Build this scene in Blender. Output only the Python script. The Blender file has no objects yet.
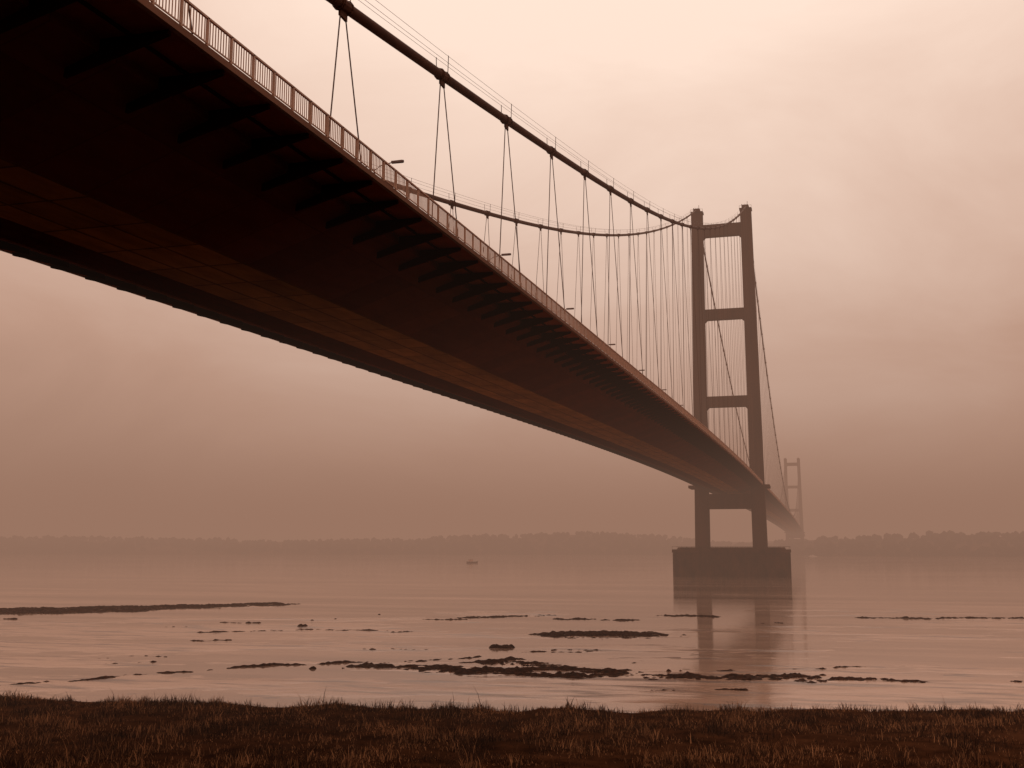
import bpy, numpy as np, math, random
random.seed(7); rng=np.random.default_rng(11)
S=bpy.context.scene
S.view_settings.view_transform='Standard'; S.view_settings.look='None'; S.view_settings.exposure=0; S.view_settings.gamma=1

CX,CY,CZ=35.31,-473.72,12.1
YAW,PIT,FPX=0.2733,0.1514,1076.34
SR=np.array([math.cos(YAW),math.sin(YAW)]); SF=np.array([-math.sin(YAW),math.cos(YAW)])
def shore(u,v):            # u = metres along the shore, v = metres out from the viewpoint bank
    u=np.asarray(u,float);v=np.asarray(v,float)
    return CX+u*SR[0]+v*SF[0], CY+u*SR[1]+v*SF[1]

# ---------------------------------------------------------------- materials
def newmat(name):
    m=bpy.data.materials.new(name); m.use_nodes=True
    nt=m.node_tree; b=nt.nodes['Principled BSDF']; return m,nt,b
def N(nt,t,**k):
    n=nt.nodes.new(t)
    for a,v in k.items():
        setattr(n,a,v)
    return n
def surf(name,c1,c2,scale=1.0,stretch=(1,1,1),rough=0.8,bump=0.0,detail=6,spec=0.3,lo=0.35,hi=0.65,metal=0,bd=0.1,rot=0,rough2=None):
    m,nt,b=newmat(name)
    tc=N(nt,'ShaderNodeTexCoord'); mp=N(nt,'ShaderNodeMapping'); mp.inputs['Scale'].default_value=stretch; mp.inputs['Rotation'].default_value=(0,0,rot)
    nt.links.new(tc.outputs['Object'],mp.inputs['Vector'])
    no=N(nt,'ShaderNodeTexNoise'); no.inputs['Scale'].default_value=scale; no.inputs['Detail'].default_value=detail; no.inputs['Roughness'].default_value=0.6
    nt.links.new(mp.outputs[0],no.inputs['Vector'])
    r=N(nt,'ShaderNodeValToRGB'); r.color_ramp.elements[0].position=lo; r.color_ramp.elements[1].position=hi
    r.color_ramp.elements[0].color=(*c1,1); r.color_ramp.elements[1].color=(*c2,1)
    nt.links.new(no.outputs['Fac'],r.inputs['Fac']); nt.links.new(r.outputs['Color'],b.inputs['Base Color'])
    b.inputs['Roughness'].default_value=rough; b.inputs['Specular IOR Level'].default_value=spec; b.inputs['Metallic'].default_value=metal
    if rough2 is not None:
        q=N(nt,'ShaderNodeMapRange'); q.inputs['From Min'].default_value=lo; q.inputs['From Max'].default_value=hi; q.inputs['To Min'].default_value=rough2; q.inputs['To Max'].default_value=rough
        nt.links.new(no.outputs['Fac'],q.inputs['Value']); nt.links.new(q.outputs[0],b.inputs['Roughness'])
    if bump:
        bp=N(nt,'ShaderNodeBump'); bp.inputs['Strength'].default_value=bump; bp.inputs['Distance'].default_value=bd
        nt.links.new(no.outputs['Fac'],bp.inputs['Height']); nt.links.new(bp.outputs['Normal'],b.inputs['Normal'])
    return m

def panelmat(name,c1,c2,seam,px,py,dark=0.6,spec=.0):
    # painted steel plates: mottled weathering + welded panel seams every px by py metres
    m,nt,b=newmat(name)
    tc=N(nt,'ShaderNodeTexCoord')
    mp=N(nt,'ShaderNodeMapping'); mp.inputs['Scale'].default_value=(1.0,0.22,1.0)
    nt.links.new(tc.outputs['Object'],mp.inputs['Vector'])
    no=N(nt,'ShaderNodeTexNoise'); no.inputs['Scale'].default_value=0.9; no.inputs['Detail'].default_value=8; no.inputs['Roughness'].default_value=0.7
    nt.links.new(mp.outputs[0],no.inputs['Vector'])
    r=N(nt,'ShaderNodeValToRGB'); r.color_ramp.elements[0].position=0.32; r.color_ramp.elements[1].position=0.68
    r.color_ramp.elements[0].color=(*c1,1); r.color_ramp.elements[1].color=(*c2,1)
    nt.links.new(no.outputs['Fac'],r.inputs['Fac'])
    br=N(nt,'ShaderNodeTexBrick'); br.offset=0.0
    br.inputs['Scale'].default_value=1.0; br.inputs['Brick Width'].default_value=px; br.inputs['Row Height'].default_value=py
    br.inputs['Mortar Size'].default_value=seam; br.inputs['Mortar Smooth'].default_value=0.5
    br.inputs['Color1'].default_value=(1,1,1,1); br.inputs['Color2'].default_value=(0.74,0.74,0.74,1); br.inputs['Mortar'].default_value=(dark,dark,dark,1)
    nt.links.new(tc.outputs['Object'],br.inputs['Vector'])
    mx=N(nt,'ShaderNodeMix'); mx.data_type='RGBA'; mx.blend_type='MULTIPLY'; mx.inputs[0].default_value=1
    nt.links.new(r.outputs['Color'],mx.inputs[6]); nt.links.new(br.outputs['Color'],mx.inputs[7])
    nt.links.new(mx.outputs[2],b.inputs['Base Color'])
    b.inputs['Roughness'].default_value=0.85; b.inputs['Specular IOR Level'].default_value=spec
    return m

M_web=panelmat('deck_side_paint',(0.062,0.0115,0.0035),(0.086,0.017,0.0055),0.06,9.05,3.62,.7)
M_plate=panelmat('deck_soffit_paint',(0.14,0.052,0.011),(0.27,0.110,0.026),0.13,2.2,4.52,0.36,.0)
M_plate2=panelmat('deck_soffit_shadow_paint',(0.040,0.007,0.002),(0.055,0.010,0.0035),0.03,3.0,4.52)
M_walk=surf('walkway_steel',(0.12,0.024,0.008),(0.155,0.034,0.012),0.8,rough=0.9,spec=.0)
M_fascia=surf('fascia_paint',(0.12,0.054,0.034),(0.18,0.084,0.055),1.2,(1,0.2,1),rough=0.8,spec=.05)
M_rail=surf('railing_paint',(0.32,0.18,0.12),(0.42,0.24,0.17),2.0,rough=0.6)
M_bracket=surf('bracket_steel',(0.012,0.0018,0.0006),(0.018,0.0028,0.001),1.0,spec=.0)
M_cable=surf('cable_wrap',(0.050,0.016,0.008),(0.080,0.028,0.015),1.5,(1,.3,1),rough=0.8,spec=.1)
M_hanger=surf('hanger_rope',(0.06,0.022,0.012),(0.09,0.034,0.019),1.5,rough=0.6)
M_tower=surf('tower_concrete',(0.036,0.014,0.008),(0.072,0.029,0.017),0.35,(1,1,0.12),rough=0.9,bump=0.2,spec=.05)
M_pier=surf('pier_concrete',(0.010,0.0035,0.0016),(0.062,0.023,0.012),0.30,(1,1,0.5),rough=0.9,bump=0.5,spec=.05)
M_asph=surf('asphalt',(0.05,0.03,0.022),(0.07,0.04,0.03),2.0,rough=0.95)
M_paint=surf('road_paint',(0.6,0.45,0.38),(0.7,0.52,0.44),2.0,rough=0.8)
M_lamp=surf('lamp_steel',(0.06,0.018,0.009),(0.09,0.028,0.014),2.0,rough=0.5)
M_weed=surf('wet_seaweed_mud',(0.006,0.0016,0.0006),(0.045,0.015,0.007),2.2,rough=0.9,bump=1.0,spec=0.05)
M_mud=surf('wet_mud',(0.10,0.050,0.033),(0.44,0.275,0.20),0.40,(.25,1,1),rough=0.07,bump=0.6,spec=0.7,bd=.07,rot=-YAW,detail=10,lo=.38,hi=.52,rough2=.24)
M_bank=surf('bank_soil',(0.016,0.005,0.002),(0.050,0.018,0.0075),0.5,rough=0.95,bump=0.5,spec=0.0)
M_bed=surf('river_bed',(0.08,0.03,0.018),(0.11,0.045,0.026),0.02,rough=0.9)
M_hill=surf('far_hills',(0.03,0.013,0.008),(0.05,0.02,0.012),0.01,rough=1,spec=0)
M_tree=surf('far_tree_foliage',(0.012,0.005,0.003),(0.03,0.012,0.007),0.05,rough=1,spec=0)
M_boat=surf('boat_paint',(0.35,0.2,0.15),(0.45,0.28,0.2),1.0,rough=0.5)
M_boatd=surf('boat_dark',(0.05,0.02,0.01),(0.07,0.03,0.02),1.0,rough=0.5)

# ---------------------------------------------------------------- mesh helpers
class B:
    def __init__(s): s.v=[];s.f=[];s.m=[];s.n=0
    def add(s,v,f,m=0):
        v=[tuple(map(float,p)) for p in v]
        s.v+=v; s.f+=[tuple(i+s.n for i in q) for q in f]; s.m+=[m]*len(f); s.n+=len(v)
    def box(s,x0,x1,y0,y1,z0,z1,m=0):
        s.add([(x0,y0,z0),(x1,y0,z0),(x1,y1,z0),(x0,y1,z0),(x0,y0,z1),(x1,y0,z1),(x1,y1,z1),(x0,y1,z1)],
              [(0,3,2,1),(4,5,6,7),(0,1,5,4),(1,2,6,5),(2,3,7,6),(3,0,4,7)],m)
    def sbox(s,x0,x1,y0,y1,za0,za1,zb0,zb1,m=0):  # box sloping along y
        s.add([(x0,y0,za0),(x1,y0,za0),(x1,y1,zb0),(x0,y1,zb0),(x0,y0,za1),(x1,y0,za1),(x1,y1,zb1),(x0,y1,zb1)],
              [(0,3,2,1),(4,5,6,7),(0,1,5,4),(1,2,6,5),(2,3,7,6),(3,0,4,7)],m)
    def tube(s,pts,r,n=8,m=0,cap=True,r2=None):
        pts=[np.array(p,float) for p in pts]; k=len(pts)
        vs=[]
        for i,p in enumerate(pts):
            t=pts[min(i+1,k-1)]-pts[max(i-1,0)]; t/=np.linalg.norm(t)
            a=np.cross(t,(1,0,0)) if abs(t[0])<0.9 else np.cross(t,(0,0,1)); a/=np.linalg.norm(a); b=np.cross(t,a)
            rr=r if r2 is None else r+(r2-r)*i/(k-1)
            for j in range(n):
                th=2*math.pi*j/n; vs.append(p+rr*(math.cos(th)*a+math.sin(th)*b))
        fs=[]
        for i in range(k-1):
            for j in range(n):
                j2=(j+1)%n; fs.append((i*n+j,i*n+j2,(i+1)*n+j2,(i+1)*n+j))
        if cap: fs.append(tuple(range(n-1,-1,-1))); fs.append(tuple((k-1)*n+j for j in range(n)))
        s.add(vs,fs,m)
    def obj(s,name,mats,parent=None,smooth=False):
        me=bpy.data.meshes.new(name); me.from_pydata(s.v,[],s.f)
        for m in mats: me.materials.append(m)
        me.polygons.foreach_set('material_index',s.m)
        if smooth: me.polygons.foreach_set('use_smooth',[True]*len(s.f))
        me.update()
        o=bpy.data.objects.new(name,me); bpy.context.collection.objects.link(o)
        if parent: o.parent=parent
        return o
def gridmesh(name,X,Y,Z,keep,mat,smooth=False):
    nu=X.shape[1]; jj,ii=np.nonzero(keep); a=jj*nu+ii
    faces=np.stack([a,a+1,a+nu+1,a+nu],1)
    uq,inv=np.unique(faces.ravel(),return_inverse=True)
    co=np.stack([X.ravel()[uq],Y.ravel()[uq],Z.ravel()[uq]],1)
    me=bpy.data.meshes.new(name); me.from_pydata(co.tolist(),[],inv.reshape(-1,4).tolist()); me.materials.append(mat)
    if smooth: me.polygons.foreach_set('use_smooth',[True]*len(me.polygons))
    o=bpy.data.objects.new(name,me); bpy.context.collection.objects.link(o); return o

# value-noise helpers
LAT=rng.random((512,512))
def vnoise(x,y):
    xi=np.floor(x).astype(int);yi=np.floor(y).astype(int);fx=x-xi;fy=y-yi
    fx=fx*fx*(3-2*fx);fy=fy*fy*(3-2*fy)
    g=lambda a,b:LAT[a%512,b%512]
    return (g(xi,yi)*(1-fx)+g(xi+1,yi)*fx)*(1-fy)+(g(xi,yi+1)*(1-fx)+g(xi+1,yi+1)*fx)*fy
def fbm(x,y,o=5):
    s=0;a=.5;t=0
    for i in range(o):
        s=s+a*vnoise(x*2**i+17*i,y*2**i+31*i);t+=a;a*=.55
    return s/t

# ---------------------------------------------------------------- bridge
bridge=bpy.data.objects.new('suspension_bridge',None); bpy.context.collection.objects.link(bridge)
L=1410.0
def zr(y):                  # height of the walkway handrail along the bridge (cambered deck)
    if y<0:
        t=-y; k=min(max((t-330)/120,0),1)
        return 40-.0035*t-3.75e-5*t*t+.52*k*k*(3-2*k)
    if y<=L: return 40+3*(1-((y-705)/705)**2)
    t=y-L; return 40-.0035*t-3.75e-5*t*t
def zc(y):
    if y<0: t=-y; return 163-.3946*t+2.51e-4*t*t+1.05*math.exp(-((t-390)/100)**2)
    if y<=L: return 163-4*117*(y/L)*(1-y/L)
    t=y-L; return 163-.44*t
YS=-545.0; YE=1690.0
st=list(np.arange(YS,YE+.1,9.05/2))
# box girder
BZ=-4.15
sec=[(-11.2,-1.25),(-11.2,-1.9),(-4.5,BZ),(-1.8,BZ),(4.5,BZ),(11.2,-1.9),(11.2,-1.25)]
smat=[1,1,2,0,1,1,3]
d=B(); n=len(sec); vs=[];fs=[];ms=[]
for i,y in enumerate(st):
    for (x,z) in sec: vs.append((x,y,zr(y)+z))
for i in range(len(st)-1):
    for j in range(n):
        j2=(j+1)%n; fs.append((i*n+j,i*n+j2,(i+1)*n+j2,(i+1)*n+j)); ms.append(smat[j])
fs.append(tuple(range(n)));ms.append(1); fs.append(tuple((len(st)-1)*n+j for j in range(n)));ms.append(1)
d.v=[tuple(map(float,p)) for p in vs];d.f=fs;d.m=ms;d.n=len(vs)
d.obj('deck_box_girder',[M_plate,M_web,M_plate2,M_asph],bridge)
# walkways, fascia, road paint
w=B()
for i in range(len(st)-1):
    y0,y1=st[i],st[i+1];a,b=zr(y0),zr(y1)
    for s in (1,-1):
        x0,x1=sorted((s*11.25,s*14.1)); w.sbox(x0,x1,y0,y1,a-1.45,a-1.2,b-1.45,b-1.2,0)
        x0,x1=sorted((s*14.1,s*14.32)); w.sbox(x0,x1,y0,y1,a-1.46,a-1.18,b-1.46,b-1.18,1)
        for xr in (s*8.9,s*2.2): w.sbox(xr-.06,xr+.06,y0,y1,a-1.24,a-1.235,b-1.24,b-1.235,2)
        if i%2==0: w.sbox(s*5.5-.06,s*5.5+.06,y0,y0+2.5,a-1.24,a-1.235,a-1.24+(b-a)*2.5/4.52,a-1.235+(b-a)*2.5/4.52,2)
        # crash barrier
        w.sbox(s*10.2-.05,s*10.2+.05,y0,y1,a-.75,a-.5,b-.75,b-.5,1)
        w.box(s*10.2-.05,s*10.2+.05,y0,y0+.12,a-1.25,a-.5,1)
    w.sbox(-.3,.3,y0,y1,a-.75,a-.5,b-.75,b-.5,1); w.box(-.08,.08,y0,y0+.12,a-1.25,a-.5,1)
w.obj('walkway_and_barriers',[M_walk,M_fascia,M_paint],bridge)
# brackets
k=B(); y=YS+1
while y<YE-1:
    a=zr(y)
    for s in (1,-1):
        P=[(14.05,-1.46),(14.05,-1.62),(9.8,-2.70),(9.85,-2.34),(11.26,-1.88),(11.26,-1.46)]
        q=[(s*x,y-.09,a+z) for x,z in P]+[(s*x,y+.09,a+z) for x,z in P]; m=len(P)
        k.add(q,[tuple(range(m)),tuple(range(2*m-1,m-1,-1))]+[(j,(j+1)%m,m+(j+1)%m,m+j) for j in range(m)])
    y+=3.62
for i in range(len(st)-1):
    y0,y1=st[i],st[i+1];a,b=zr(y0),zr(y1)
    for s in (1,-1):
        k.sbox(s*12.6-.05,s*12.6+.05,y0,y1,a-1.58,a-1.455,b-1.58,b-1.455)
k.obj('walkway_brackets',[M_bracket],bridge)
# railing
r=B(); 
for i in range(len(st)-1):
    y0,y1=st[i],st[i+1];a,b=zr(y0),zr(y1)
    for s in (1,-1):
        x=s*14.2
        r.sbox(x-.05,x+.05,y0,y1,a-.06,a+.02,b-.06,b+.02)
        r.sbox(x-.025,x+.025,y0,y1,a-1.03,a-.98,b-1.03,b-.98)
        x=s*11.5
        r.sbox(x-.04,x+.04,y0,y1,a-.2,a-.12,b-.2,b-.12); r.sbox(x-.04,x+.04,y0,y1,a-.7,a-.64,b-.7,b-.64)
y=YS+.2;c=0
while y<900:
    a=zr(y)
    for s in ((1,-1) if y<100 else (1,)):
        x=s*14.2
        if c%9==0: r.box(x-.05,x+.05,y-.045,y+.045,a-1.18,a)
        else: r.box(x-.015,x+.015,y-.018,y+.018,a-.99,a-.05)
    y+=.19 ; c+=1
r.obj('walkway_railing',[M_rail],bridge)
# main cables
for s in (1,-1):
    c=B()
    c.tube([(s*11,y,zc(y)) for y in np.arange(-545,L+281,5.0)],.32,10)
    c.obj('main_cable',[M_cable],bridge,True)
h=B();cl=B();rp=B()
cls=[-422+16.6*i for i in range(-7,26) if -422+16.6*i<-6]+[18.1*i+9 for i in range(0,78) if 18.1*i+9<L-6]+[L+16.6*i for i in range(1,15)]
for y in cls:
    if y<-520: continue
    for s in (1,-1):
        zt=zc(y)
        H=zt-(zr(y)-1.2)
        if H<1.0: continue
        e=1.0; t=(zc(y+e)-zc(y-e))/(2*e)
        cl.tube([(s*11,y-.7,zt-.7*t),(s*11,y+.7,zt+.7*t)],.385,10)
        for q in (-.5,.5): cl.tube([(s*11,y+q-.06,zt+(q-.06)*t),(s*11,y+q+.06,zt+(q+.06)*t)],.43,10)
        cl.box(s*11-.07,s*11+.07,y-.45,y+.45,zt-.75-abs(t)*.1,zt-.35)
        sp=min(.24*H,8.0)
        for q in (-1,1):
            yb=y+q*sp
            if abs(yb)<3.5: continue
            h.tube([(s*11,y+q*.3,zt-.4),(s*11.45,yb,zr(yb)-1.0)],.043,5,cap=False)
            h.box(s*11.45-.12,s*11.45+.12,yb-.15,yb+.15,zr(yb)-1.25,zr(yb)-.7)
        for q in (-.42,.42):
            rp.tube([(s*11+q,y,zt),(s*11+q*1.1,y,zt+1.45)],.03,5)
for s in (1,-1):
    for q in (-.46,.46):
        for hh in ((1.4,.9) if q*s>0 else (1.4,)):
            rp.tube([(s*11+q,y,zc(y)+hh) for y in np.arange(-520,L+1,8.0)],.016,4)
h.obj('hangers',[M_hanger],bridge); cl.obj('cable_clamps',[M_cable],bridge,False); rp.obj('cable_hand_ropes',[M_hanger],bridge)

# towers
def loft(b,z0,z1,cx0,cx1,wx0,wx1,wy0,wy1,y,m=0,ch=.35,seg=8):
    vs=[];fs=[]
    for i in range(seg+1):
        t=i/seg; z=z0+(z1-z0)*t; cx=cx0+(cx1-cx0)*t; a=(wx0+(wx1-wx0)*t)/2; c=(wy0+(wy1-wy0)*t)/2
        for (px,py) in [(-a+ch,-c),(a-ch,-c),(a,-c+ch),(a,c-ch),(a-ch,c),(-a+ch,c),(-a,c-ch),(-a,-c+ch)]:
            vs.append((cx+px,y+py,z))
    for i in range(seg):
        for j in range(8): fs.append((i*8+j,i*8+(j+1)%8,(i+1)*8+(j+1)%8,(i+1)*8+j))
    fs.append(tuple(range(7,-1,-1)));fs.append(tuple(seg*8+j for j in range(8)))
    b.add(vs,fs,m)
def tower(y,zb,pier):
    t=B()
    def cx(z): return 12.1+(10.7-12.1)*(z-11)/(152)
    def wx(z): return 6.0+(4.8-6.0)*(z-11)/152
    for s in (1,-1):
        loft(t,zb,161.5,s*cx(zb),s*10.7,wx(zb),4.8,6.2,4.8,y)
        # saddle housing
        loft(t,161.5,163.2,s*10.7,s*10.7,3.6,2.6,4.4,3.6,y,ch=.3,seg=1)
        t.box(s*10.7-2.7,s*10.7+2.7,y-2.7,y+2.7,161.2,161.55)
        for a in (-2.6,2.6):
            t.box(s*10.7-2.6,s*10.7+2.6,y+a-.04,y+a+.04,162.55,162.62)
            for e in (-2.6,-1.3,0,1.3,2.6): t.box(s*10.7+e-.05,s*10.7+e+.05,y+a-.05,y+a+.05,161.5,162.6)
        t.tube([(s*10.7+.8,y,163),(s*10.7+.8,y,165.2)],.10,6)
        t.tube([(s*10.7-1.6,y,162),(s*10.7-1.6,y,164)],.18,6)
        # walkway outrigger platform around the leg
        x0,x1=sorted((s*8.8,s*17.0)); t.box(x0,x1,y-6.5,y-3.6,zr(y)-2.4,zr(y)-1.25)
        t.box(x0,x1,y+3.6,y+6.5,zr(y)-2.4,zr(y)-1.25)
        x0,x1=sorted((s*15.4,s*17.0)); t.box(x0,x1,y-3.6,y+3.6,zr(y)-2.39,zr(y)-1.26)
    for z0,z1,dp in [(150,155.3,3.6),(112,116.5,3.9),(73,77.6,4.2)]:
        x=cx(z0)-wx(z0)/2+.12
        t.box(-x,x,y-dp/2,y+dp/2,z0,z1)
        for s in (1,-1):   # haunches
            q=[(s*x,z0),(s*(x-1.2),z0),(s*x,z0-1.2)]
            t.add([(a,y-dp/2+.02,b) for a,b in q]+[(a,y+dp/2-.02,b) for a,b in q],[(0,1,2),(3,5,4),(0,1,4,3),(1,2,5,4),(2,0,3,5)])
    x=cx(32)-wx(32)/2+.12
    t.box(-x,x,y-2.6,y+2.6,28.8,35.2)
    t.obj('tower',[M_tower],bridge)
    p=B()
    if pier:
        loft(p,-6,10.2,0,0,48.0,48.0,17,17,y,ch=1.6,seg=3)
        loft(p,10.2,11.6,0,0,49.0,49.0,18,18,y,ch=1.7,seg=1)
        loft(p,11.6,12.5,0,0,45,44,14,13,y,ch=1.2,seg=1)
        for i in range(-11,12):
            p.box(i*2.1-.22,i*2.1+.22,y-8.8,y-8.45,-3,10.0)
        for i in range(-3,4):
            for s in (1,-1): p.box(24.0 if s>0 else -24.3,24.3 if s>0 else -24.0,y+i*2.1-.22,y+i*2.1+.22,-3,10.0)
        for s in (1,-1):
            for i in range(24): 
                p.box(-24.2+i*2.1-.04,-24.2+i*2.1+.04,y+s*8.6-.04,y+s*8.6+.04,11.6,12.8)
            p.box(-24.3,24.3,y+s*8.6-.04,y+s*8.6+.04,12.75,12.83)
    else:
        loft(p,-2,11,0,0,42,40,14,13,y,ch=1,seg=1)
    p.obj('tower_pier',[M_pier],bridge)
tower(0,12.0,True); tower(L,10.5,False)
a=B(); 
loft(a,-2,24,0,0,36,32,50,46,-575,ch=1,seg=2); loft(a,-2,30,0,0,36,32,60,56,1722,ch=1,seg=2)
a.obj('anchorage',[M_tower],bridge)

# median street lamps
def lampmesh():
    b=B()
    b.tube([(0,0,0),(0,0,1.2)],.16,8); b.tube([(0,0,1.2),(0,0,12.4)],.11,8,r2=.07)
    for s in (1,-1):
        b.tube([(0,0,12.3),(s*.5,0,12.65),(s*1.2,0,12.8),(s*1.7,0,12.85)],.045,6)
        q=[(s*1.55,-.14),(s*2.55,-.18),(s*2.7,0),(s*2.55,.18),(s*1.55,.14)]
        b.add([(x,y,12.78) for x,y in q]+[(x*.99,y*.6,12.98) for x,y in q],[(0,1,2,3,4),(9,8,7,6,5)]+[(j,(j+1)%5,5+(j+1)%5,5+j) for j in range(5)])
    return b
lo=None
for i in range(0,20):
    y=-391.5+33.8*i
    if y>300: break
    if abs(y)<4: y+=8
    if lo is None: lo=lampmesh().obj('street_lamp',[M_lamp]); o=lo
    else: o=bpy.data.objects.new('street_lamp',lo.data); bpy.context.collection.objects.link(o)
    o.location=(0,y,zr(y)-1.25)

# ---------------------------------------------------------------- river bed + water
def sheet(name,ext,z,mat):
    me=bpy.data.meshes.new(name); me.from_pydata([(-ext,-ext,z),(ext,-ext,z),(ext,ext,z),(-ext,ext,z)],[],[(0,1,2,3)])
    me.materials.append(mat); o=bpy.data.objects.new(name,me); bpy.context.collection.objects.link(o); return o
sheet('ground',16000,-3.0,M_bed)
m,nt,b=newmat('river_water')
tc=N(nt,'ShaderNodeTexCoord')
mp=N(nt,'ShaderNodeMapping'); mp.inputs['Rotation'].default_value=(0,0,-YAW); mp.inputs['Scale'].default_value=(0.35,1,1)
nt.links.new(tc.outputs['Object'],mp.inputs['Vector'])
n1=N(nt,'ShaderNodeTexNoise'); n1.inputs['Scale'].default_value=0.06; n1.inputs['Detail'].default_value=10; n1.inputs['Roughness'].default_value=0.74
mp2=N(nt,'ShaderNodeMapping'); mp2.inputs['Rotation'].default_value=(0,0,-YAW); mp2.inputs['Scale'].default_value=(0.12,1,1)
nt.links.new(tc.outputs['Object'],mp2.inputs['Vector']); nt.links.new(mp2.outputs[0],n1.inputs['Vector'])
rr=N(nt,'ShaderNodeValToRGB'); rr.color_ramp.elements[0].position=.38; rr.color_ramp.elements[1].position=.62
rr.color_ramp.elements[0].color=(0.14,0.078,0.052,1); rr.color_ramp.elements[1].color=(0.42,0.258,0.185,1)
nt.links.new(n1.outputs['Fac'],rr.inputs['Fac']); nt.links.new(rr.outputs['Color'],b.inputs['Base Color'])
ro=N(nt,'ShaderNodeMapRange'); ro.inputs['From Min'].default_value=.35; ro.inputs['From Max'].default_value=.65; ro.inputs['To Min'].default_value=.02; ro.inputs['To Max'].default_value=.11
nt.links.new(n1.outputs['Fac'],ro.inputs['Value']); nt.links.new(ro.outputs[0],b.inputs['Roughness'])
b.inputs['IOR'].default_value=1.6
n2=N(nt,'ShaderNodeTexNoise'); n2.inputs['Scale'].default_value=1.0; n2.inputs['Detail'].default_value=6
nt.links.new(mp.outputs[0],n2.inputs['Vector'])
bp=N(nt,'ShaderNodeBump'); bp.inputs['Strength'].default_value=.25; bp.inputs['Distance'].default_value=.04
nt.links.new(n2.outputs['Fac'],bp.inputs['Height']); nt.links.new(bp.outputs['Normal'],b.inputs['Normal'])
sheet('river_water',15500,0.0,m)

# low wet mudflat just breaking the surface
us=np.arange(-150,150,.5); vv=np.arange(80,235,.5); U,V=np.meshgrid(us,vv); X,Y=shore(U,V)
Z=(fbm(U*.035+3,V*.11,7)-.455)*.30+(fbm(U*.5,V*.9+40,4)-.5)*.06-.0007*np.maximum(V-130,0)
Z=np.minimum(Z,.03+.30*(Z-.03))
gridmesh('mudflat',X,Y,Z,(Z[:-1,:-1]>-.02)|(Z[1:,1:]>-.02)|(Z[:-1,1:]>-.02),M_mud,True)

# ---------------------------------------------------------------- mud / seaweed banks showing above the water
us=np.arange(-135,125,.22); vv=np.arange(80,262,.22); U,V=np.meshgrid(us,vv)
F=np.zeros_like(U)
def stroke(pts,wd,ht):
    global F
    u0=min(p[0] for p in pts)-wd-1;u1=max(p[0] for p in pts)+wd+1;v0=min(p[1] for p in pts)-wd-5;v1=max(p[1] for p in pts)+wd+5
    i0,i1=np.searchsorted(us,[u0,u1]);j0,j1=np.searchsorted(vv,[v0,v1])
    if i1<=i0 or j1<=j0: return
    Us,Vs=U[j0:j1,i0:i1],V[j0:j1,i0:i1]
    D=np.full_like(Us,1e9); wob=(fbm(Us*.14+wd*7,Vs*.08,5)-.5)*(7 if len(pts)>1 else 0)
    q=pts if len(pts)>1 else [pts[0],(pts[0][0]+.01,pts[0][1])]
    for (a0,b0),(a1,b1) in zip(q[:-1],q[1:]):
        du,dv=a1-a0,b1-b0; t=np.clip(((Us-a0)*du+(Vs+wob-b0)*dv)/(du*du+dv*dv),0,1)
        D=np.minimum(D,np.hypot(Us-a0-t*du,Vs+wob-b0-t*dv))
    F[j0:j1,i0:i1]=np.maximum(F[j0:j1,i0:i1],ht*np.clip(1-(D/wd)**2,0,1)**.7)
stroke([(-130,197),(-101,211),(-80,221)],13,.50)
stroke([(-84,222),(-66,232),(-54,239)],8,.47)
stroke([(-120,198),(-101,203),(-84,210)],5,.42)
stroke([(-58,238),(-49,241)],3,.38)
stroke([(7,155),(17,156)],5.5,.46)
stroke([(-15,115),(-7,114)],2.6,.38)
stroke([(-6,112),(3,109),(10,107)],3.8,.46)
stroke([(6,107.5),(14,105.5),(21,104.5),(28,103.5)],2.6,.45)
stroke([(-1,119),(5,113)],3.4,.45)
stroke([(30,103),(37,102)],1.5,.42)
stroke([(46,101),(48,100)],.9,.34)
stroke([(62,193),(75,192),(100,192)],2.0,.34)
stroke([(-62,96),(-45,99),(-37,108),(-25,115),(-12,119),(-4,124)],.8,.29)
stroke([(-8,194),(6,198)],2.6,.33)
stroke([(9,190),(20,186)],2.2,.33)
stroke([(28,200),(35,197)],3.0,.40)
stroke([(-45,160),(-30,165),(-14,160)],1.1,.27)
stroke([(-2,136),(-.5,136)],1.0,.6); stroke([(-33,172),(-32.5,172)],.6,.5)
for i in range(64):
    c0=random.choice([(-90,222,30,8),(8,108,14,4),(10,156,12,4),(20,104,12,3),(-4,116,12,5),(0,192,30,8),(8,110,12,5)])
    stroke([(random.gauss(c0[0],c0[2]*.6),max(88,random.gauss(c0[1],c0[3]*.7)))],random.uniform(.25,.55),random.uniform(.3,.5))
for i in range(20):   # thin scrapes and runnels of mud
    v=random.uniform(94,190); u=random.uniform(-.5,.5)*v; l=random.uniform(2,9)
    stroke([(u,v),(u+l,v+random.uniform(-2,2))],random.uniform(.3,.5),random.uniform(.23,.30))
NZ=fbm(U*.42,V*.5,5); NF=fbm(U*1.9+9,V*1.9,4)
Z=-.08+F*(np.clip(NZ-.38,-.25,1)*2.0+(NF-.42)*1.6)
Z=np.where(F>0,Z,-.3)
X,Y=shore(U,V)
gridmesh('seaweed_mud',X,Y,Z,(Z[:-1,:-1]>.0)|(Z[1:,1:]>.0)|(Z[:-1,1:]>.0)|(Z[1:,:-1]>.0),M_weed)

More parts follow.
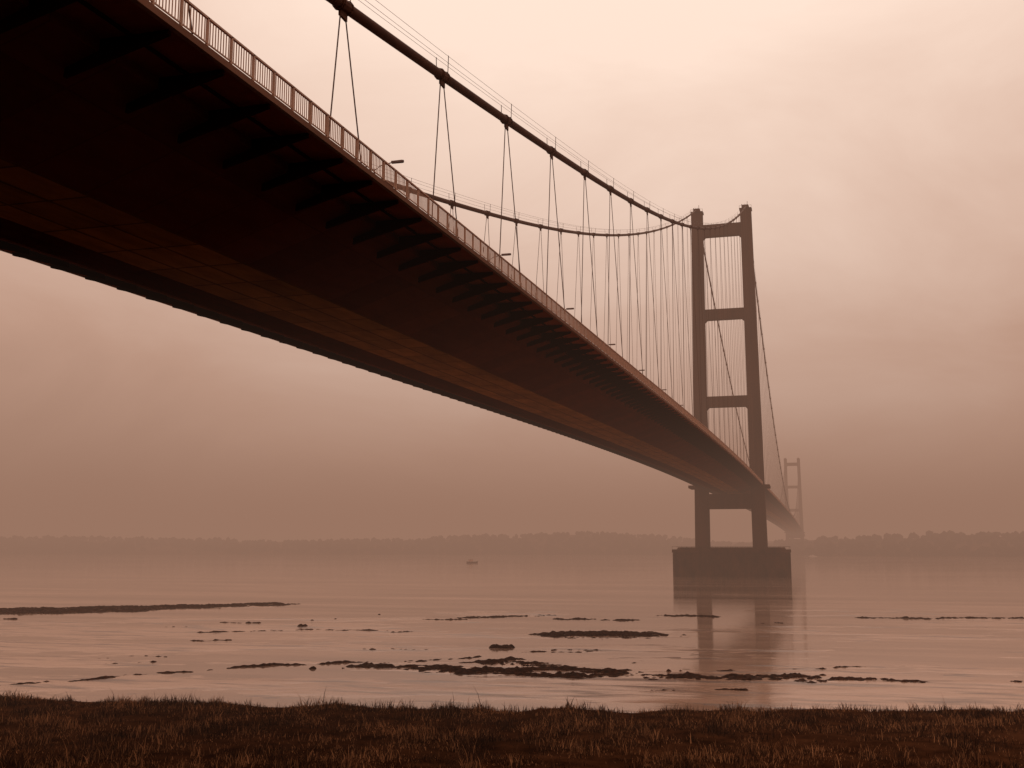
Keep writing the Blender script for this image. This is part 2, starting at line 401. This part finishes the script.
# ---------------------------------------------------------------- grassy bank
def edge(u):
    return np.interp(u,[-300,-60,-42,-20,0,40,300],[120,95,91.5,87,84.5,83.5,70])+(fbm(u*.22,u*0+3.3,5)-.5)*5
def bankz(u,v):
    e=edge(u); s=e-v
    low=np.clip(s/3,-1,1)*.35+np.clip((s-3)/30,0,1)*.25
    t=np.clip((52-v)/50,0,1)
    return low+ (10.4-.6)*t*t*(3-2*t)*1.0 + (fbm(u*.3,v*.3,3)-.5)*.45*np.clip(s/2,0,1)*(v>8)
us2=np.concatenate([np.arange(-400,-70,6),np.arange(-70,70,.7),np.arange(70,401,6)]); vv2=np.concatenate([np.arange(-300,0,10),np.arange(0,125,.8)])
U,V=np.meshgrid(us2,vv2); X,Y=shore(U,V); Z=bankz(U,V); Z=np.where(V>edge(U)+1.2,np.minimum(Z,-.35),Z)
gridmesh('grass_bank',X,Y,Z,(Z[:-1,:-1]>-.34)|(Z[1:,1:]>-.34),M_bank,True)
# blades
NB=270000
v=52+rng.random(NB)**.8*(46); u=(rng.random(NB)*2-1)*(v*.5+14)
e=edge(u); dens=fbm(u*.45,v*.45,4)
ok=(v<e+.4-rng.random(NB)**2*1.5)&(rng.random(NB)<np.clip((dens-.36)*4.2,.07,1)); u=u[ok];v=v[ok];dens=dens[ok];e=e[ok]; n=len(u)
x,y=shore(u,v); z=bankz(u,v)-.03
tuft=np.clip((fbm(u*.9+70,v*.9,3)-.45)*4,0,1)
hh=(.10+.32*rng.random(n)**1.6)*(.4+1.0*dens)*(.6+1.6*tuft); tall=rng.random(n)<.012; hh=np.where(tall,hh*1.8+.1,hh)
wd=.025+.03*rng.random(n); an=rng.random(n)*math.pi*2; le=hh*(.15+.5*rng.random(n)); la=rng.random(n)*math.pi*2
P=np.zeros((n,5,3))
dx,dy=np.cos(an)*wd/2,np.sin(an)*wd/2
P[:,0]=np.stack([x-dx,y-dy,z],1);P[:,1]=np.stack([x+dx,y+dy,z],1)
mx_,my_=x+np.cos(la)*le*.35,y+np.sin(la)*le*.35
P[:,2]=np.stack([mx_+dx*.8,my_+dy*.8,z+hh*.6],1);P[:,3]=np.stack([mx_-dx*.8,my_-dy*.8,z+hh*.6],1)
P[:,4]=np.stack([x+np.cos(la)*le,y+np.sin(la)*le,z+hh],1)
me=bpy.data.meshes.new('grass'); me.vertices.add(n*5); me.vertices.foreach_set('co',P.ravel())
base=np.arange(n)*5
loops=np.stack([base,base+1,base+2,base+3,base+3,base+2,base+4],1).ravel()
me.loops.add(n*7); me.loops.foreach_set('vertex_index',loops.astype(np.int32))
me.polygons.add(n*2); ls=np.stack([np.arange(n)*7,np.arange(n)*7+4],1).ravel(); me.polygons.foreach_set('loop_start',ls.astype(np.int32))
me.update(calc_edges=True); me.validate()
m,nt,b=newmat('grass_blades')
g=N(nt,'ShaderNodeNewGeometry'); r_=N(nt,'ShaderNodeValToRGB'); cr=r_.color_ramp
cr.elements[0].color=(0.014,0.0042,0.0016,1); cr.elements[1].color=(0.34,0.155,0.07,1); cr.elements[1].position=1
q=cr.elements.new(.6); q.color=(0.06,0.021,0.008,1)
tcg=N(nt,'ShaderNodeTexCoord'); ng=N(nt,'ShaderNodeTexNoise'); ng.inputs['Scale'].default_value=.22; ng.inputs['Detail'].default_value=4
nt.links.new(tcg.outputs['Object'],ng.inputs['Vector'])
ma=N(nt,'ShaderNodeMath'); ma.operation='MULTIPLY_ADD'; ma.inputs[1].default_value=1.8; ma.inputs[2].default_value=-.88; nt.links.new(ng.outputs['Fac'],ma.inputs[0])
mb=N(nt,'ShaderNodeMath'); mb.operation='ADD'; mb.use_clamp=True; nt.links.new(g.outputs['Random Per Island'],mb.inputs[0]); nt.links.new(ma.outputs[0],mb.inputs[1])
nt.links.new(mb.outputs[0],r_.inputs['Fac']); nt.links.new(r_.outputs['Color'],b.inputs['Base Color'])
b.inputs['Roughness'].default_value=.8; b.inputs['Specular IOR Level'].default_value=.1
me.materials.append(m); bpy.context.collection.objects.link(bpy.data.objects.new('grass',me))

# ---------------------------------------------------------------- far shore
def shoreline(u): return np.interp(u,[-2600,-900,0,380,450,700,1600,3000],[2150,2080,1950,1850,1600,1450,1500,1800])
def fh(u,v):
    s=v-shoreline(u)
    hgt=np.interp(u,[-2600,-900,-500,-250,-50,150,380,440,520,1000,1600,3000],[34,26,22,24,32,36,18,14,26,30,29,30])
    return np.clip(s/60,-1,0)*2+1.2*(s>0)+np.clip((s-20)/260,0,1)**.7*hgt*(.6+.7*fbm(u*.004,v*.004,4))
us=np.arange(-3200,3600,25.); vv=np.arange(1380,3600,20.)
U,V=np.meshgrid(us,vv); X,Y=shore(U,V); Z=fh(U,V)
gridmesh('far_shore_hills',X,Y,Z,Z[:-1,:-1]>-1.9,M_hill)
import bmesh
bm=bmesh.new(); bmesh.ops.create_icosphere(bm,subdivisions=1,radius=1); iv=np.array([v.co[:] for v in bm.verts]); ifc=np.array([[v.index for v in f.verts] for f in bm.faces]); bm.free()
NT=6400
u=rng.random(NT)*4200-1900; s=rng.random(NT)**1.6*340+6; v=shoreline(u)+s
d_=fbm(u*.006+50,v*.01,4); ok=d_>.40-.2*(u>440); u=u[ok];v=v[ok];nT=len(u)
x,y=shore(u,v); z=fh(u,v); rad=2.2+4.4*rng.random(nT)*(.5+.9*fbm(u*.01,v*.01,3))
VV=[];FF=[];c=0
for i in range(nT):
    for j in range(3):
        rr_=rad[i]*(.55+.4*random.random()); o=np.array([x[i]+random.uniform(-1,1)*rad[i]*.6,y[i]+random.uniform(-1,1)*rad[i]*.6,z[i]+rad[i]*(.5+.75*random.random())])
        VV.append(iv*rr_*(.75+.5*rng.random((len(iv),1)))+o); FF.append(ifc+c); c+=len(iv)
me=bpy.data.meshes.new('distant_treeline'); me.from_pydata(np.concatenate(VV).tolist(),[],np.concatenate(FF).tolist()); me.materials.append(M_tree)
bpy.context.collection.objects.link(bpy.data.objects.new('distant_treeline',me))

# small boat out on the river
bt=B(); 
secs=[(-4.5,1.2,.2),(-2,1.5,0),(1.5,1.45,0),(3.6,.8,.25),(4.8,.05,.6)]
vs=[]
for (px,w_,k_) in secs: vs+=[(px,-w_,1.1+k_),(px,-w_*.6,-.2),(px,w_*.6,-.2),(px,w_,1.1+k_)]
fs=[]
for i in range(4):
    for j in range(4): fs.append((i*4+j,i*4+(j+1)%4,(i+1)*4+(j+1)%4,(i+1)*4+j))
fs+=[(0,1,2,3)]
bt.add(vs,fs,1); bt.box(-2.8,.6,-1,1,1.2,2.9,0); bt.box(-3,.9,-1.15,1.15,2.9,3.02,1); bt.tube([(-1,0,3),(-1,0,5.2)],.06,6,1)
o=bt.obj('fishing_boat',[M_boat,M_boatd]); X,Y=shore(-33,900); o.location=(float(X),float(Y),0); o.rotation_euler=(0,0,YAW+.15)

# ---------------------------------------------------------------- river mist (homogeneous haze layer lying over the river)
HZ=(0.322,0.178,0.122); SG=0.00085
m=bpy.data.materials.new('river_mist'); m.use_nodes=True; nt=m.node_tree; nt.nodes.clear()
out=N(nt,'ShaderNodeOutputMaterial'); ad=N(nt,'ShaderNodeAddShader'); ab=N(nt,'ShaderNodeVolumeAbsorption'); em=N(nt,'ShaderNodeEmission')
ab.inputs['Color'].default_value=(0,0,0,1); ab.inputs['Density'].default_value=SG
em.inputs['Color'].default_value=(*HZ,1); em.inputs['Strength'].default_value=SG
nt.links.new(ab.outputs[0],ad.inputs[0]); nt.links.new(em.outputs[0],ad.inputs[1]); nt.links.new(ad.outputs[0],out.inputs['Volume'])
f=B(); 
q=[shore(a,b) for a,b in ((-12000,55),(12000,55),(12000,13000),(-12000,13000))]
f.add([(x,y,z) for z in (-40,185) for x,y in q],[(0,3,2,1),(4,5,6,7),(0,1,5,4),(1,2,6,5),(2,3,7,6),(3,0,4,7)])
f.obj('river_mist',[m])

# ---------------------------------------------------------------- world: overcast, sepia-toned
W=bpy.data.worlds.new('World'); S.world=W; W.use_nodes=True; nt=W.node_tree; nt.nodes.clear()
out=N(nt,'ShaderNodeOutputWorld'); bg=N(nt,'ShaderNodeBackground'); nt.links.new(bg.outputs[0],out.inputs[0]); bg.inputs['Strength'].default_value=.1
tc=N(nt,'ShaderNodeTexCoord')
sk=N(nt,'ShaderNodeTexSky'); sk.sky_type='NISHITA'; sk.sun_disc=False; sk.sun_elevation=math.radians(35); sk.sun_rotation=math.radians(-10)
bw=N(nt,'ShaderNodeRGBToBW'); nt.links.new(sk.outputs[0],bw.inputs[0])
def math_(op,a,b=None,clamp=False):
    n=N(nt,'ShaderNodeMath'); n.operation=op; n.use_clamp=clamp
    for i,q in enumerate((a,b)):
        if q is None: continue
        if isinstance(q,(int,float)): n.inputs[i].default_value=q
        else: nt.links.new(q,n.inputs[i])
    return n.outputs[0]
sp=N(nt,'ShaderNodeSeparateXYZ'); nt.links.new(tc.outputs['Generated'],sp.inputs[0])
def dirv(az,el): az=math.radians(az);el=math.radians(el); return (-math.sin(az)*math.cos(el),math.cos(az)*math.cos(el),math.sin(el))
def dot(dv):
    n=N(nt,'ShaderNodeVectorMath'); n.operation='DOT_PRODUCT'; nt.links.new(tc.outputs['Generated'],n.inputs[0]); n.inputs[1].default_value=dv; return n.outputs['Value']
g1=math_('POWER',math_('MAXIMUM',dot(dirv(9,32)),0),8)
el=math_('MULTIPLY',math_('POWER',math_('MAXIMUM',sp.outputs[2],0),.8),.85)
mp=N(nt,'ShaderNodeMapping'); mp.inputs['Scale'].default_value=(1,1,2.2); mp.inputs['Location'].default_value=(.4,.2,.1); nt.links.new(tc.outputs['Generated'],mp.inputs['Vector'])
cn=N(nt,'ShaderNodeTexNoise'); cn.inputs['Scale'].default_value=3.2; cn.inputs['Detail'].default_value=8; cn.inputs['Roughness'].default_value=.56; cn.inputs['Distortion'].default_value=.5
nt.links.new(mp.outputs[0],cn.inputs['Vector'])
cl_=math_('MULTIPLY',math_('SUBTRACT',cn.outputs['Fac'],.5),.50)
t=math_('ADD',math_('ADD',math_('MULTIPLY',g1,.42),el),math_('ADD',cl_,.13))
t=math_('ADD',t,math_('MULTIPLY',bw.outputs[0],.004),True)
cr=N(nt,'ShaderNodeValToRGB'); cr.color_ramp.interpolation='LINEAR'
cr.color_ramp.elements[0].color=(.23,.127,.087,1); cr.color_ramp.elements[1].color=(1,.785,.655,1)
q=cr.color_ramp.elements.new(.45); q.color=(.58,.367,.277,1)
nt.links.new(t,cr.inputs['Fac'])
ml=N(nt,'ShaderNodeVectorMath'); ml.operation='SCALE'; ml.inputs['Scale'].default_value=12.4
nt.links.new(cr.outputs['Color'],ml.inputs[0]); nt.links.new(ml.outputs[0],bg.inputs['Color'])

sd=bpy.data.lights.new('sun','SUN'); sd.energy=.5; sd.angle=math.radians(20); sd.color=(1,.74,.58)
so=bpy.data.objects.new('sun',sd); bpy.context.collection.objects.link(so)
from mathutils import Vector
so.rotation_euler=Vector(dirv(10,35)).to_track_quat('Z','Y').to_euler()

cd=bpy.data.cameras.new('camera'); cd.sensor_width=36; cd.lens=FPX/1024*36; cd.clip_end=40000; cd.clip_start=.1
co=bpy.data.objects.new('camera',cd); bpy.context.collection.objects.link(co); co.location=(CX,CY,CZ); co.rotation_euler=(math.pi/2+PIT,0,YAW)
S.camera=co
